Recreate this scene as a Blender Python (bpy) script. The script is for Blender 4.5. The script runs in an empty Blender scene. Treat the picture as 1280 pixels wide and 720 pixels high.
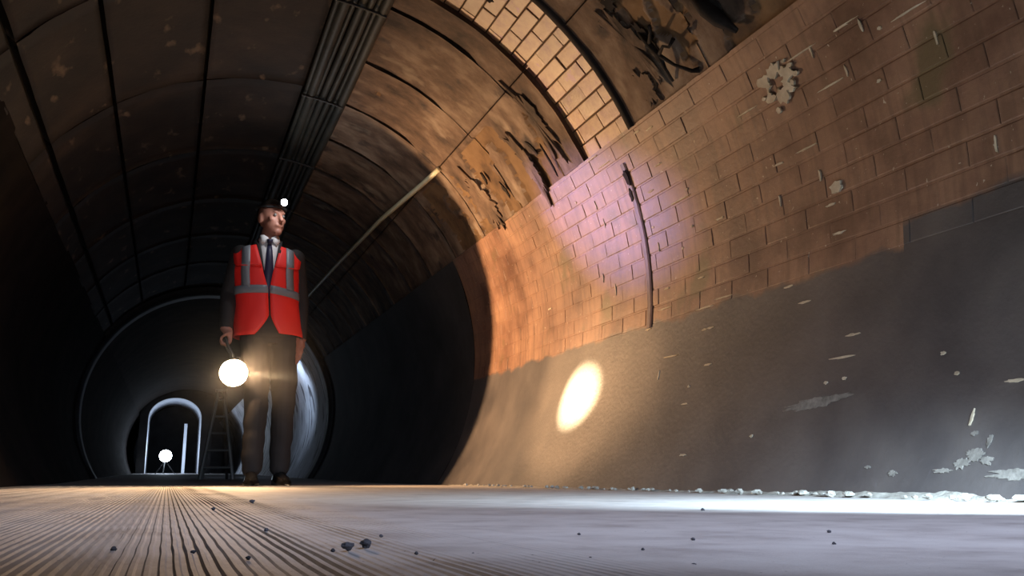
import bpy, math, random
from mathutils import Vector, Matrix, noise
random.seed(11)
S = bpy.context.scene
C = S.collection
RAD = math.radians

# ------------------------------------------------------------------ camera, world, light, exposure
R = 1.5                      # tunnel radius
CX, CZ, HC = 0.45, 0.8475, 0.0525   # tunnel centre line, camera height over the floor (z = 0); y runs down the tunnel
cd = bpy.data.cameras.new('camera'); cam = bpy.data.objects.new('camera', cd); C.objects.link(cam)
cd.sensor_width = 36; cd.lens = 36 * 1150 / 1280; cd.clip_start = 0.01
cam.location = (0, 0, HC)
cam.rotation_euler = (RAD(90) + math.atan(236 / 1150), 0, -math.atan(432 / math.hypot(1150, 236)))
S.camera = cam
wd = bpy.data.worlds.new('world'); S.world = wd; wd.use_nodes = True
wd.node_tree.nodes['Background'].inputs[0].default_value = (0.5, 0.55, 0.7, 1)
wd.node_tree.nodes['Background'].inputs[1].default_value = 0.0
S.view_settings.view_transform = 'Standard'; S.view_settings.look = 'None'
S.view_settings.gamma = 1; S.view_settings.use_curve_mapping = False
S.view_settings.exposure = 0.0


def spot(name, loc, aim, watts, col, deg, blend, rad=0.03, parent=None):
    l = bpy.data.lights.new(name, 'SPOT'); l.energy = watts; l.color = col
    l.spot_size = RAD(deg); l.spot_blend = blend; l.shadow_soft_size = rad
    o = bpy.data.objects.new(name, l); C.objects.link(o)
    o.location = loc
    o.rotation_euler = (Vector(aim) - Vector(loc)).to_track_quat('-Z', 'Y').to_euler()
    return o


WARM = (1.0, 0.60, 0.31)
LANT = Vector((0.332, 5.70, 0.66))          # lens of the hand lantern
LAX = Vector((-0.07, -1.0, -0.27)).normalized()   # the lantern faces the camera end of the tunnel, tilted down a little
LSRC = LANT + LAX * 0.019
# bare spill of the lantern (its own reflector plate cuts it off behind)
pl = bpy.data.lights.new('lantern_spill', 'POINT'); pl.energy = 8; pl.color = WARM; pl.shadow_soft_size = 0.003
plo = bpy.data.objects.new('lantern_spill', pl); C.objects.link(plo); plo.location = LSRC
# main lobe, thrown towards the right-hand wall
spot('lantern_flood', LSRC, (1.9, 5.05, 0.95), 335, WARM, 124, 1.0, 0.003)
# lower lobe on the floor ahead of him
spot('lantern_low', LSRC, (0.05, 3.7, 0.0), 215, WARM, 70, 1.0, 0.003)
# hot core of the beam on the wall
HOT = (CX + R * math.cos(RAD(-15.8)), 4.2, CZ + R * math.sin(RAD(-15.8)))
spot('lantern_core', LSRC, HOT, 5200, (1.0, 0.72, 0.4), 10.5, 1.0, 0.012)
spot('lantern_halo', LSRC, HOT, 420, (1.0, 0.56, 0.26), 30, 1.0, 0.012)
# head torch of the man
HEADT = Vector((0.585, 5.70, 1.745))
spot('head_torch_beam', HEADT + Vector((0.01, -0.03, 0)), (CX + R * math.cos(RAD(19)), 3.98, CZ + R * math.sin(RAD(19))), 300, (0.60, 0.46, 1.0), 21, 1.0, 0.02)
# torch standing by the wall just right of the view: white pool on the floor
spot('floor_torch_beam', (1.46, 0.80, 0.40), (1.30, 1.48, 0.0), 420, (0.62, 0.82, 1.0), 82, 1.0, 0.04)
# camera operator's lamp behind the camera: cool wash on the near floor
spot('operator_floor_lamp', (0.75, -0.55, 1.10), (0.72, 1.8, 0.0), 265, (0.62, 0.72, 1.0), 70, 1.0, 0.05)
# camera operator's torch behind the camera, on the man
spot('operator_torch_beam', (-0.05, -0.35, 0.75), (0.56, 5.85, 1.05), 190, (0.95, 0.95, 1.0), 15, 1.0, 0.03)
# lamps deeper in the tunnel
fl = bpy.data.lights.new('far_lamp_light', 'POINT'); fl.energy = 34; fl.color = (0.6, 0.75, 1.0); fl.shadow_soft_size = 0.06
flo = bpy.data.objects.new('far_lamp_light', fl); C.objects.link(flo); flo.location = (-0.06, 27.05, 0.60)
spot('side_lamp_beam', (1.25, 13.7, 1.75), (2.1, 14.0, 1.62), 52, (0.6, 0.75, 1.0), 125, 0.6, 0.05)
hs_ = bpy.data.lights.new('head_torch_spill', 'POINT'); hs_.energy = 3.0; hs_.color = (0.9, 0.95, 1.0); hs_.shadow_soft_size = 0.02
hso = bpy.data.objects.new('head_torch_spill', hs_); C.objects.link(hso); hso.location = HEADT + Vector((0.02, -0.05, 0))


# ------------------------------------------------------------------ helpers
def mesh(name, verts, faces, mat=None, parent=None, smooth=False, fmats=None):
    me = bpy.data.meshes.new(name); me.from_pydata([tuple(v) for v in verts], [], faces)
    o = bpy.data.objects.new(name, me); C.objects.link(o)
    for m in (mat if isinstance(mat, (list, tuple)) else [mat]):
        if m: me.materials.append(m)
    if fmats:
        for p, k in zip(me.polygons, fmats): p.material_index = k
    if smooth:
        for p in me.polygons: p.use_smooth = True
    if parent: o.parent = parent
    return o


def inst(name, me, parent=None, loc=(0, 0, 0), rot=None, scale=None):
    o = bpy.data.objects.new(name, me); C.objects.link(o)
    if parent: o.parent = parent
    o.location = loc
    if rot is not None:
        o.rotation_mode = 'QUATERNION'; o.rotation_quaternion = rot
    if scale is not None: o.scale = scale
    return o


def tag(o, label=None, cat=None, group=None, kind=None):
    for k, v in (('label', label), ('category', cat), ('group', group), ('kind', kind)):
        if v: o[k] = v
    return o


def empty(name, loc=(0, 0, 0), rz=0):
    o = bpy.data.objects.new(name, None); C.objects.link(o); o.location = loc; o.rotation_euler = (0, 0, rz)
    o.empty_display_size = 0.1
    return o


class MB:
    def __init__(s): s.v = []; s.f = []

    def add(s, vs, fs):
        k = len(s.v); s.v += [Vector(v) for v in vs]; s.f += [tuple(i + k for i in q) for q in fs]

    def box(s, c, d, rot=None):
        c = Vector(c); hx, hy, hz = (q / 2 for q in d)
        vs = [Vector((x, y, z)) for x in (-hx, hx) for y in (-hy, hy) for z in (-hz, hz)]
        if rot: vs = [rot @ v for v in vs]
        s.add([c + v for v in vs], [(0, 1, 3, 2), (4, 6, 7, 5), (0, 4, 5, 1), (2, 3, 7, 6), (0, 2, 6, 4), (1, 5, 7, 3)])

    def tube(s, pts, rad, n=8, caps=True):
        pts = [Vector(p) for p in pts]; rr = rad if isinstance(rad, (list, tuple)) else [rad] * len(pts)
        rings = []; up = Vector((0.13, 0.21, 0.97)).normalized()
        for i, p in enumerate(pts):
            t = (pts[min(i + 1, len(pts) - 1)] - pts[max(i - 1, 0)]).normalized()
            a = t.cross(up)
            if a.length < 0.05: a = t.cross(Vector((1, 0, 0)))
            a.normalize(); b = t.cross(a)
            rings.append([p + (a * math.cos(q * 2 * math.pi / n) + b * math.sin(q * 2 * math.pi / n)) * rr[i] for q in range(n)])
        fs = [(i * n + q, i * n + (q + 1) % n, (i + 1) * n + (q + 1) % n, (i + 1) * n + q) for i in range(len(pts) - 1) for q in range(n)]
        if caps: fs += [tuple(range(n - 1, -1, -1)), tuple((len(pts) - 1) * n + q for q in range(n))]
        s.add([v for r in rings for v in r], fs)

    def ball(s, c, r, n=12, m=8, rot=None):
        c = Vector(c); r = Vector(r) if hasattr(r, '__len__') else Vector((r, r, r))
        vs = [Vector((0, 0, r.z))]
        for i in range(1, m):
            for q in range(n):
                t, ph = math.pi * i / m, 2 * math.pi * q / n
                vs.append(Vector((r.x * math.sin(t) * math.cos(ph), r.y * math.sin(t) * math.sin(ph), r.z * math.cos(t))))
        vs.append(Vector((0, 0, -r.z)))
        fs = [(0, 1 + q, 1 + (q + 1) % n) for q in range(n)]
        for i in range(m - 2):
            fs += [(1 + i * n + q, 1 + (i + 1) * n + q, 1 + (i + 1) * n + (q + 1) % n, 1 + i * n + (q + 1) % n) for q in range(n)]
        e = len(vs) - 1; fs += [(e, 1 + (m - 2) * n + (q + 1) % n, 1 + (m - 2) * n + q) for q in range(n)]
        if rot: vs = [rot @ v for v in vs]
        s.add([c + v for v in vs], fs)

    def cone(s, a, ra, b, rb, n=14):
        s.tube([a, b], [ra, rb], n)
        s.ball(a, ra, n, 8); s.ball(b, rb, n, 8)

    def lathe(s, prof, c, axis, n=24):          # prof: (distance along axis, radius)
        c = Vector(c); q = Vector(axis).to_track_quat('Z', 'Y')
        vs = [c + q @ Vector((r * math.cos(2 * math.pi * k / n), r * math.sin(2 * math.pi * k / n), d)) for d, r in prof for k in range(n)]
        fs = [(i * n + k, i * n + (k + 1) % n, (i + 1) * n + (k + 1) % n, (i + 1) * n + k) for i in range(len(prof) - 1) for k in range(n)]
        fs += [tuple(range(n - 1, -1, -1)), tuple((len(prof) - 1) * n + k for k in range(n))]
        s.add(vs, fs)

    def build(s, name, mat, parent=None, smooth=False):
        return mesh(name, s.v, s.f, mat, parent, smooth)


def T(a, y, r=R):            # point of the tunnel lining at angle a (degrees from the right-hand horizontal)
    return Vector((CX + r * math.cos(RAD(a)), y, CZ + r * math.sin(RAD(a))))


def floor_z(y):
    return 0.0 if y < 8 else 0.135 * (y - 8) / 19


def fbm(p, o=4):
    return noise.fractal(Vector(p), 1.0, 2.0, o)


def Q(a):                    # orientation on the lining: x along the tunnel, y up the wall, z into the room
    a = RAD(a); ex = Vector((0, -1, 0)); ey = Vector((-math.sin(a), 0, math.cos(a))); ez = ex.cross(ey)
    # ez must point inward
    m = Matrix((ex, ey, ez)).transposed()
    if ez.dot(Vector((-math.cos(a), 0, -math.sin(a)))) < 0:
        ex = -ex; ez = -ez; m = Matrix((ex, ey, ez)).transposed()
    return m.to_quaternion()


# ------------------------------------------------------------------ materials
def nt(name):
    m = bpy.data.materials.new(name); m.use_nodes = True
    n = m.node_tree.nodes; l = m.node_tree.links
    return m, n, l, n['Principled BSDF']


def mottled(name, cols, scale=3.0, stretch=(1, 1, 1), rough=0.7, bump=0.3, bscale=60, spots=None, streak=None, vary=0.0, spec=0.4, bdist=0.004, rvar=0.0):
    m, n, l, b = nt(name)
    geo = n.new('ShaderNodeNewGeometry')
    mp = n.new('ShaderNodeMapping'); mp.inputs['Scale'].default_value = stretch
    l.new(geo.outputs['Position'], mp.inputs['Vector'])
    t = n.new('ShaderNodeTexNoise'); t.inputs['Scale'].default_value = scale; t.inputs['Detail'].default_value = 9; t.inputs['Roughness'].default_value = 0.62
    l.new(mp.outputs[0], t.inputs['Vector'])
    r = n.new('ShaderNodeValToRGB'); e = r.color_ramp.elements
    lo, hi = 0.33, 0.68
    e[0].position = lo; e[0].color = (*cols[0], 1); e[1].position = hi; e[1].color = (*cols[-1], 1)
    for i, c in enumerate(cols[1:-1]):
        q = e.new(lo + (hi - lo) * (i + 1) / (len(cols) - 1)); q.color = (*c, 1)
    l.new(t.outputs['Fac'], r.inputs['Fac'])
    out = r.outputs['Color']

    def mix(fac, c):
        nonlocal out
        x = n.new('ShaderNodeMixRGB'); l.new(fac, x.inputs[0]); l.new(out, x.inputs[1])
        if isinstance(c, tuple): x.inputs[2].default_value = (*c, 1)
        else: l.new(c, x.inputs[2])
        out = x.outputs[0]

    def thr(scale, lo, hi, st=(1, 1, 1), amt=1.0):
        mq = n.new('ShaderNodeMapping'); mq.inputs['Scale'].default_value = st; l.new(geo.outputs['Position'], mq.inputs['Vector'])
        x = n.new('ShaderNodeTexNoise'); x.inputs['Scale'].default_value = scale; x.inputs['Detail'].default_value = 7; l.new(mq.outputs[0], x.inputs['Vector'])
        y = n.new('ShaderNodeMapRange'); y.inputs['From Min'].default_value = lo; y.inputs['From Max'].default_value = hi; y.inputs['To Max'].default_value = amt
        l.new(x.outputs['Fac'], y.inputs['Value']); return y.outputs[0]
    if streak: mix(thr(streak[0], streak[1], streak[2], streak[3], streak[5] if len(streak) > 5 else 1.0), streak[4])
    if spots:
        for sp in spots: mix(thr(sp[0], sp[1], sp[2], sp[4] if len(sp) > 4 else (1, 1, 1)), sp[3])
    if vary:
        oi = n.new('ShaderNodeObjectInfo'); hs = n.new('ShaderNodeHueSaturation')
        mr = n.new('ShaderNodeMapRange'); mr.inputs['To Min'].default_value = 1 - vary; mr.inputs['To Max'].default_value = 1 + vary
        l.new(oi.outputs['Random'], mr.inputs['Value']); l.new(mr.outputs[0], hs.inputs['Value']); l.new(out, hs.inputs['Color']); out = hs.outputs[0]
    l.new(out, b.inputs['Base Color'])
    b.inputs['Roughness'].default_value = rough; b.inputs['Specular IOR Level'].default_value = spec
    if rvar:
        y = n.new('ShaderNodeMapRange'); y.inputs['To Min'].default_value = rough - rvar; y.inputs['To Max'].default_value = rough + rvar
        l.new(t.outputs['Fac'], y.inputs['Value']); l.new(y.outputs[0], b.inputs['Roughness'])
    if bump:
        t2 = n.new('ShaderNodeTexNoise'); t2.inputs['Scale'].default_value = bscale; t2.inputs['Detail'].default_value = 8; t2.inputs['Roughness'].default_value = 0.65
        l.new(geo.outputs['Position'], t2.inputs['Vector'])
        bp = n.new('ShaderNodeBump'); bp.inputs['Strength'].default_value = bump; bp.inputs['Distance'].default_value = bdist
        l.new(t2.outputs['Fac'], bp.inputs['Height']); l.new(bp.outputs[0], b.inputs['Normal'])
    m['_out'] = 0
    return m


def plain(name, col, rough=0.6, metal=0.0, spec=0.4, bump=0.0, bscale=200):
    m, n, l, b = nt(name)
    b.inputs['Base Color'].default_value = (*col, 1); b.inputs['Roughness'].default_value = rough
    b.inputs['Metallic'].default_value = metal; b.inputs['Specular IOR Level'].default_value = spec
    t = n.new('ShaderNodeTexNoise'); t.inputs['Scale'].default_value = bscale; t.inputs['Detail'].default_value = 4
    bp = n.new('ShaderNodeBump'); bp.inputs['Strength'].default_value = max(bump, 0.05); bp.inputs['Distance'].default_value = 0.002
    l.new(t.outputs['Fac'], bp.inputs['Height']); l.new(bp.outputs[0], b.inputs['Normal'])
    return m


def glow(name, col, s):
    m, n, l, b = nt(name)
    b.inputs['Base Color'].default_value = (0.8, 0.8, 0.8, 1)
    b.inputs['Emission Color'].default_value = (*col, 1); b.inputs['Emission Strength'].default_value = s
    return m


def wall_paint(name):
    """tan brick paint over a dark grey gloss dado whose ragged top edge is at about z = 0.72"""
    m = mottled(name, [(0.11, 0.05, 0.031), (0.245, 0.133, 0.085), (0.355, 0.203, 0.125)], 3.0, (1, 1, 1), 0.5, 0.35, 45,
                streak=(5.0, 0.46, 0.66, (1, 7, 0.9), (0.12, 0.065, 0.038), 0.5), vary=0.05, spec=0.45,
                spots=[(3.1, 0.60, 0.68, (0.145, 0.10, 0.05)), (70, 0.69, 0.72, (0.5, 0.42, 0.33))], rvar=0.12)
    n = m.node_tree.nodes; l = m.node_tree.links; b = n['Principled BSDF']
    old = b.inputs['Base Color'].links[0].from_socket
    geo = n.new('ShaderNodeNewGeometry'); sx = n.new('ShaderNodeSeparateXYZ'); l.new(geo.outputs['Position'], sx.inputs[0])
    t = n.new('ShaderNodeTexNoise'); t.inputs['Scale'].default_value = 7; t.inputs['Detail'].default_value = 6; l.new(geo.outputs['Position'], t.inputs['Vector'])

    def mth(op, a, bb):
        q = n.new('ShaderNodeMath'); q.operation = op
        for i, v in enumerate((a, bb)):
            if hasattr(v, 'node'): l.new(v, q.inputs[i])
            else: q.inputs[i].default_value = v
        return q.outputs[0]
    step = mth('MULTIPLY', mth('LESS_THAN', sx.outputs['Y'], 2.02), -0.075)
    edge = mth('ADD', mth('ADD', sx.outputs['Z'], mth('MULTIPLY', t.outputs['Fac'], 0.10)), step)
    mr = n.new('ShaderNodeMapRange'); mr.inputs['From Min'].default_value = 0.742; mr.inputs['From Max'].default_value = 0.764
    mr.inputs['To Min'].default_value = 1; mr.inputs['To Max'].default_value = 0
    l.new(edge, mr.inputs['Value'])
    t2 = n.new('ShaderNodeTexNoise'); t2.inputs['Scale'].default_value = 4; t2.inputs['Detail'].default_value = 8; l.new(geo.outputs['Position'], t2.inputs['Vector'])
    rp = n.new('ShaderNodeValToRGB'); rp.color_ramp.elements[0].position = 0.35; rp.color_ramp.elements[0].color = (0.064, 0.058, 0.059, 1)
    rp.color_ramp.elements[1].position = 0.7; rp.color_ramp.elements[1].color = (0.118, 0.104, 0.098, 1)
    l.new(t2.outputs['Fac'], rp.inputs['Fac'])
    x = n.new('ShaderNodeMixRGB'); l.new(mr.outputs[0], x.inputs[0]); l.new(old, x.inputs[1]); l.new(rp.outputs[0], x.inputs[2])
    l.new(x.outputs[0], b.inputs['Base Color'])
    return m


M = {}
M['wall'] = wall_paint('painted_brick_and_dado')
M['mortar'] = mottled('grimy_mortar', [(0.05, 0.035, 0.025), (0.12, 0.085, 0.055)], 6, rough=0.9)
M['fleck'] = mottled('bare_plaster_fleck', [(0.44, 0.37, 0.26), (0.68, 0.60, 0.45)], 20, rough=0.85)
M['panel'] = mottled('stained_lining_render', [(0.035, 0.022, 0.015), (0.14, 0.09, 0.06), (0.27, 0.20, 0.145)], 3.2, (1.0, 1.6, 1.0), 0.8, 0.8, 40,
                     spots=[(5.5, 0.60, 0.70, (0.05, 0.035, 0.03)), (3.1, 0.60, 0.74, (0.34, 0.27, 0.2), (1, 1.6, 1))], vary=0.12, bdist=0.006)
M['under'] = mottled('brown_under_render', [(0.07, 0.04, 0.022), (0.17, 0.10, 0.048), (0.22, 0.135, 0.068)], 5, rough=0.85, bump=0.6, bscale=30)
M['edge_black'] = mottled('black_edge_and_gap_shade', [(0.008, 0.006, 0.005), (0.03, 0.022, 0.018)], 8, rough=0.95)  # also paints the dark inside a gap and a hole
M['brick'] = mottled('glazed_cream_brick', [(0.20, 0.08, 0.075), (0.34, 0.20, 0.105), (0.42, 0.28, 0.145)], 7, rough=0.42, bump=0.4, bscale=30, vary=0.28,
                     spots=[(11, 0.62, 0.7, (0.28, 0.12, 0.2))])
M['dark'] = mottled('dark_backing', [(0.012, 0.01, 0.009), (0.03, 0.024, 0.02)], 3, rough=0.95, spec=0.05)
M['left'] = mottled('shade_dark_left_wall', [(0.007, 0.006, 0.006), (0.02, 0.015, 0.013)], 2.5, rough=0.95, bump=0.5, spec=0.05)  # darkened to put the unlit side's shade into the colour
M['leftpanel'] = mottled('shade_dark_crown_render', [(0.008, 0.005, 0.004), (0.02, 0.0125, 0.009), (0.035, 0.022, 0.015)], 2.8, (1, 1, 1), 0.8, 0.6, 40,
                         spots=[(4.5, 0.62, 0.72, (0.13, 0.09, 0.06), (2.4, 1, 2.4))], vary=0.15)  # lining render darkened to paint the crown's unlit side
M['far'] = mottled('shade_dark_far_wall', [(0.03, 0.03, 0.032), (0.075, 0.072, 0.075)], 1.6, rough=0.7, bump=0.4, bscale=20, spec=0.2)  # tone dark enough to paint in the shade past the lantern
M['whitewash'] = mottled('streaked_whitewash', [(0.32, 0.33, 0.35), (0.6, 0.62, 0.66)], 2.5, rough=0.6,
                         streak=(2.6, 0.56, 0.62, (1, 2.4, 0.8), (0.05, 0.05, 0.06)))
M['floor'] = mottled('dusty_concrete_floor', [(0.30, 0.27, 0.25), (0.42, 0.385, 0.36), (0.48, 0.45, 0.42)], 9, rough=0.75, bump=0.5, bscale=220, bdist=0.0015,
                     spots=[(170, 0.70, 0.73, (0.06, 0.055, 0.05))])
M['patch'] = mottled('thin_lime_scale', [(0.13, 0.12, 0.105), (0.27, 0.25, 0.22)], 40, rough=0.85, bump=0.6)
M['dust'] = mottled('plaster_dust', [(0.22, 0.2, 0.17), (0.5, 0.48, 0.42)], 25, rough=0.95, bump=0.9, bscale=120, bdist=0.004)
M['stone'] = mottled('dark_grit', [(0.03, 0.03, 0.035), (0.08, 0.075, 0.08)], 40, rough=0.8)
M['pale'] = plain('pale_streak', (0.85, 0.8, 0.55), 0.4)  # pale colour stands for light on the streak
M['conduit'] = mottled('grimy_conduit', [(0.018, 0.018, 0.015), (0.05, 0.05, 0.042)], 4, (1, 0.6, 1), 0.6, 0.4)
M['iron'] = mottled('dark_iron', [(0.012, 0.012, 0.013), (0.03, 0.03, 0.032)], 10, rough=0.6)
M['white'] = plain('white_painted_reveal', (0.75, 0.77, 0.8), 0.5)
M['grey'] = plain('grey_ladder_metal', (0.16, 0.16, 0.165), 0.5, 0.2)

# ------------------------------------------------------------------ the setting
Y0, Y1 = -1.2, 33.0


def arc_shell(name, a0, a1, r, y0, y1, mat, parent=None, na=40, ny=30, bumpy=0.0):
    vs = []; fs = []
    for i in range(ny + 1):
        y = y0 + (y1 - y0) * i / ny
        for k in range(na + 1):
            a = a0 + (a1 - a0) * k / na
            vs.append(T(a, y, r + (bumpy * fbm((a * 0.04, y * 1.5, 3)) if bumpy else 0)))
    fs = [(i * (na + 1) + k, (i + 1) * (na + 1) + k, (i + 1) * (na + 1) + k + 1, i * (na + 1) + k + 1) for i in range(ny) for k in range(na)]
    return mesh(name, vs, fs, mat, parent, True)


# floor
vs = []; ys = [Y0 + i * 0.25 for i in range(int((Y1 - Y0) / 0.25) + 1)]; nx = 24
for y in ys:
    for k in range(nx + 1):
        vs.append((-0.83 + 2.56 * k / nx, y, floor_z(y)))
floor = mesh('floor', vs, [(i * (nx + 1) + k, i * (nx + 1) + k + 1, (i + 1) * (nx + 1) + k + 1, (i + 1) * (nx + 1) + k) for i in range(len(ys) - 1) for k in range(nx)], M['floor'], None, True)
tag(floor, 'dusty grey concrete tunnel floor', None, None, 'structure')

# ribbed mat: one moulded sheet, ridges 5 mm apart running down the tunnel, worn flat towards the right
vs = []; fs = []; prof = []
x = -0.62
while x < 0.30:
    w = 1.0 - min(1, max(0, (x - 0.06) / 0.22))
    w *= 0.75 + 0.25 * math.sin(x * 90)
    for dx, h in ((0, 0.0), (0.0030, 0.0), (0.0042, 0.0028), (0.0066, 0.0028)):
        prof.append((x + dx, 0.0015 + h * w))
    x += 0.0080
ysm = [0.2 + i * 0.06 for i in range(90)]
for i, y in enumerate(ysm):
    for px_, h in prof:
        vs.append((px_ + 0.0004 * math.sin(y * 40 + px_ * 9), y, h * (0.85 + 0.25 * fbm((px_ * 6, y * 3.5, 1))) if h > 0.002 else h))
np_ = len(prof)
fs = [(i * np_ + k, i * np_ + k + 1, (i + 1) * np_ + k + 1, (i + 1) * np_ + k) for i in range(len(ysm) - 1) for k in range(np_ - 1)]
tag(mesh('ribbed_mat', vs, fs, M['floor'], floor), 'fine-ribbed brown matting', None, None, 'stuff')

# right-hand wall: mortar bed, dado render, brick courses, far stretch
wr = arc_shell('wall_right', -36, 27.5, R + 0.0022, Y0, 5.9, M['wall'], None, 40, 40)
tag(wr, 'curved right-hand tunnel wall of painted brick above a dark dado', None, None, 'structure')
A_D = -5.5
CH = 0.0725                          # course height
dA = math.degrees(CH / R)
arc_shell('dado_render', -36, A_D + 0.02, R, Y0, 5.9, M['wall'], wr, 30, 60, 0.002)
arc_shell('wall_return', -36, 27.5, R + 0.001, 5.88, 6.05, M['wall'], wr, 40, 2)
arc_shell('far_wall_lining', -36, 27.5, R, 6.05, 12.3, M['far'], wr, 40, 40, 0.006)  # wall colour drops here to paint the unlit stretch
arc_shell('whitewashed_lining', -36, 42, R - 0.002, 12.3, Y1, M['whitewash'], wr, 50, 60, 0.006)

BL = 0.225


def brick_mesh(name, L, H, D, mat, seed=0, n=4):
    """bevelled brick face, slightly uneven, back left open"""
    rnd = random.Random(seed); b = 0.0015
    vs = [(-L / 2, -H / 2, -0.012), (L / 2, -H / 2, -0.012), (L / 2, H / 2, -0.012), (-L / 2, H / 2, -0.012)]
    vs += [(-L / 2, -H / 2, D - b), (L / 2, -H / 2, D - b), (L / 2, H / 2, D - b), (-L / 2, H / 2, D - b)]
    c = [b + rnd.random() * 0.0022 for _ in range(8)]
    vs += [(-L / 2 + c[0], -H / 2 + c[1], D), (L / 2 - c[2], -H / 2 + c[3], D), (L / 2 - c[4], H / 2 - c[5], D), (-L / 2 + c[6], H / 2 - c[7], D)]
    fs = []
    for k in range(4):
        q = (k + 1) % 4
        fs += [(k, q, 4 + q, 4 + k), (4 + k, 4 + q, 8 + q, 8 + k)]
    fs.append((8, 9, 10, 11))
    me = bpy.data.meshes.new(name); me.from_pydata(vs, [], fs); me.materials.append(mat)
    return me


bm_var = [brick_mesh('brick', BL - 0.0022, CH - 0.0022, 0.0, M['wall'], s) for s in range(5)]
nc = int((27.0 - A_D) / dA)
dA = (27.0 - A_D) / nc
cnt = 0
for i in range(nc):
    a = A_D + dA * (i + 0.5)
    y = 1.32 + (BL / 2 if i % 2 else 0)
    while y < 5.85:
        d = random.uniform(-0.0012, 0.0015)
        o = inst('brick', random.choice(bm_var), wr, T(a, y + BL / 2, R - d), Q(a + random.uniform(-0.35, 0.35)))
        y += BL; cnt += 1


def ragged(name, size, mat, parent, a, y, seed, th=0.003, n=18, hole=0.0, rot=0.0, spike=0.2):
    """thin ragged patch lying on the curved wall; size = (along tunnel, around) in metres"""
    vs = []; fs = []
    cr, sr = math.cos(rot), math.sin(rot)

    def pt(u, v, h):
        u, v = u * cr - v * sr, u * sr + v * cr
        return T(a + math.degrees(v / R), y - u, R - h)
    for lvl, h in ((0, -0.001), (1, th)):
        for rr in (hole, 1.0):
            for k in range(n):
                t = 2 * math.pi * k / n
                q = (rr if rr else 0.02) * (1 + 0.6 * noise.noise(Vector((math.cos(t) * 1.9 + seed * 7.1, math.sin(t) * 1.9, rr * 5 + seed))) + 0.45 * noise.noise(Vector((math.cos(t) * 5 + seed * 3.1, math.sin(t) * 5, rr * 5 + seed))))
                if rr == 1.0: q *= 1 - spike / 2 + spike * random.random()
                vs.append(pt(size[0] / 2 * q * math.cos(t), size[1] / 2 * q * math.sin(t), h))
    o = lambda lvl, ring, k: lvl * 2 * n + ring * n + k % n
    for k in range(n):
        fs += [(o(1, 0, k), o(1, 1, k), o(1, 1, k + 1), o(1, 0, k + 1)), (o(0, 1, k), o(0, 1, k + 1), o(1, 1, k + 1), o(1, 1, k)),
               (o(0, 0, k), o(1, 0, k), o(1, 0, k + 1), o(0, 0, k + 1))]
    if not hole: fs.append(tuple(o(1, 0, k) for k in range(n)))
    return mesh(name, vs, fs, mat, parent)


FL = [(6.5, 2.35, 'v'), (5.7, 2.57, 'v'), (7.0, 2.94, 'h'), (-1.4, 2.29, 'h'), (2.4, 2.32, 'h'), (-6.2, 2.55, 'h'), (-8.9, 2.46, 'h'), (-14.6, 2.21, 'h'), (-8.9, 3.03, 'h'), (-14.6, 3.01, 'h'), (-17.2, 2.24, 'l'), (-20.1, 2.29, 'p'), (-19.9, 2.21, 'p'), (-21.1, 1.78, 'p'), (-25.9, 1.7, 'v'), (-22.6, 1.6, 'h'), (-18.7, 1.84, 'p'), (-6.2, 3.54, 'h'), (-11.9, 3.31, 'l'), (-20.3, 3.12, 'h'), (-14.7, 3.39, 'v'), (-28.6, 2.99, 'h'), (-17.5, 3.12, 'p'), (-8.9, 3.07, 'h'), (27.0, 3.76, 'l'), (24.8, 3.68, 'l'), (19.5, 3.27, 'h'), (16.3, 3.39, 'h'), (13.6, 3.12, 'p'), (15.4, 3.86, 'v'), (21.9, 4.07, 'p'), (19.3, 3.89, 'v'), (10.6, 3.44, 'p'), (7.8, 3.14, 'p'), (7.1, 3.42, 'v'), (5.1, 3.23, 'p'), (-0.6, 3.11, 'h'), (-0.3, 3.38, 'h'), (-3.5, 3.4, 'l'), (-5.5, 3.09, 'l'), (4.7, 4.67, 'h'), (6.2, 3.98, 'v'), (2.9, 3.86, 'v'), (21.7, 2.08, 'l'), (20.7, 2.02, 'v'), (19.0, 1.85, 'l'), (21.8, 2.29, 'l'), (21.1, 2.24, 'v'), (16.3, 2.21, 'l'), (16.8, 2.13, 'v'), (19.1, 1.96, 'p'), (13.8, 2.02, 'p'), (15.0, 1.79, 'v'), (10.4, 2.54, 'h'), (10.6, 2.38, 'l'), (1.7, 1.68, 'v'), (19.1, 2.63, 'l'), (-4.8, 2.95, 'l'), (12.6, 3.19, 'l'), (-26.3, 2.6, 'p'), (26.1, 3.33, 'h'), (25.3, 3.23, 'h')]
for i, (a, y, k) in enumerate(FL):
    sz = {'h': (0.05, 0.008), 'l': (0.12, 0.006), 'v': (0.008, 0.04), 'p': (0.016, 0.010)}[k]
    ragged('plaster_fleck', sz, M['fleck'], wr, a, y, i, 0.003, 14)
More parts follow.
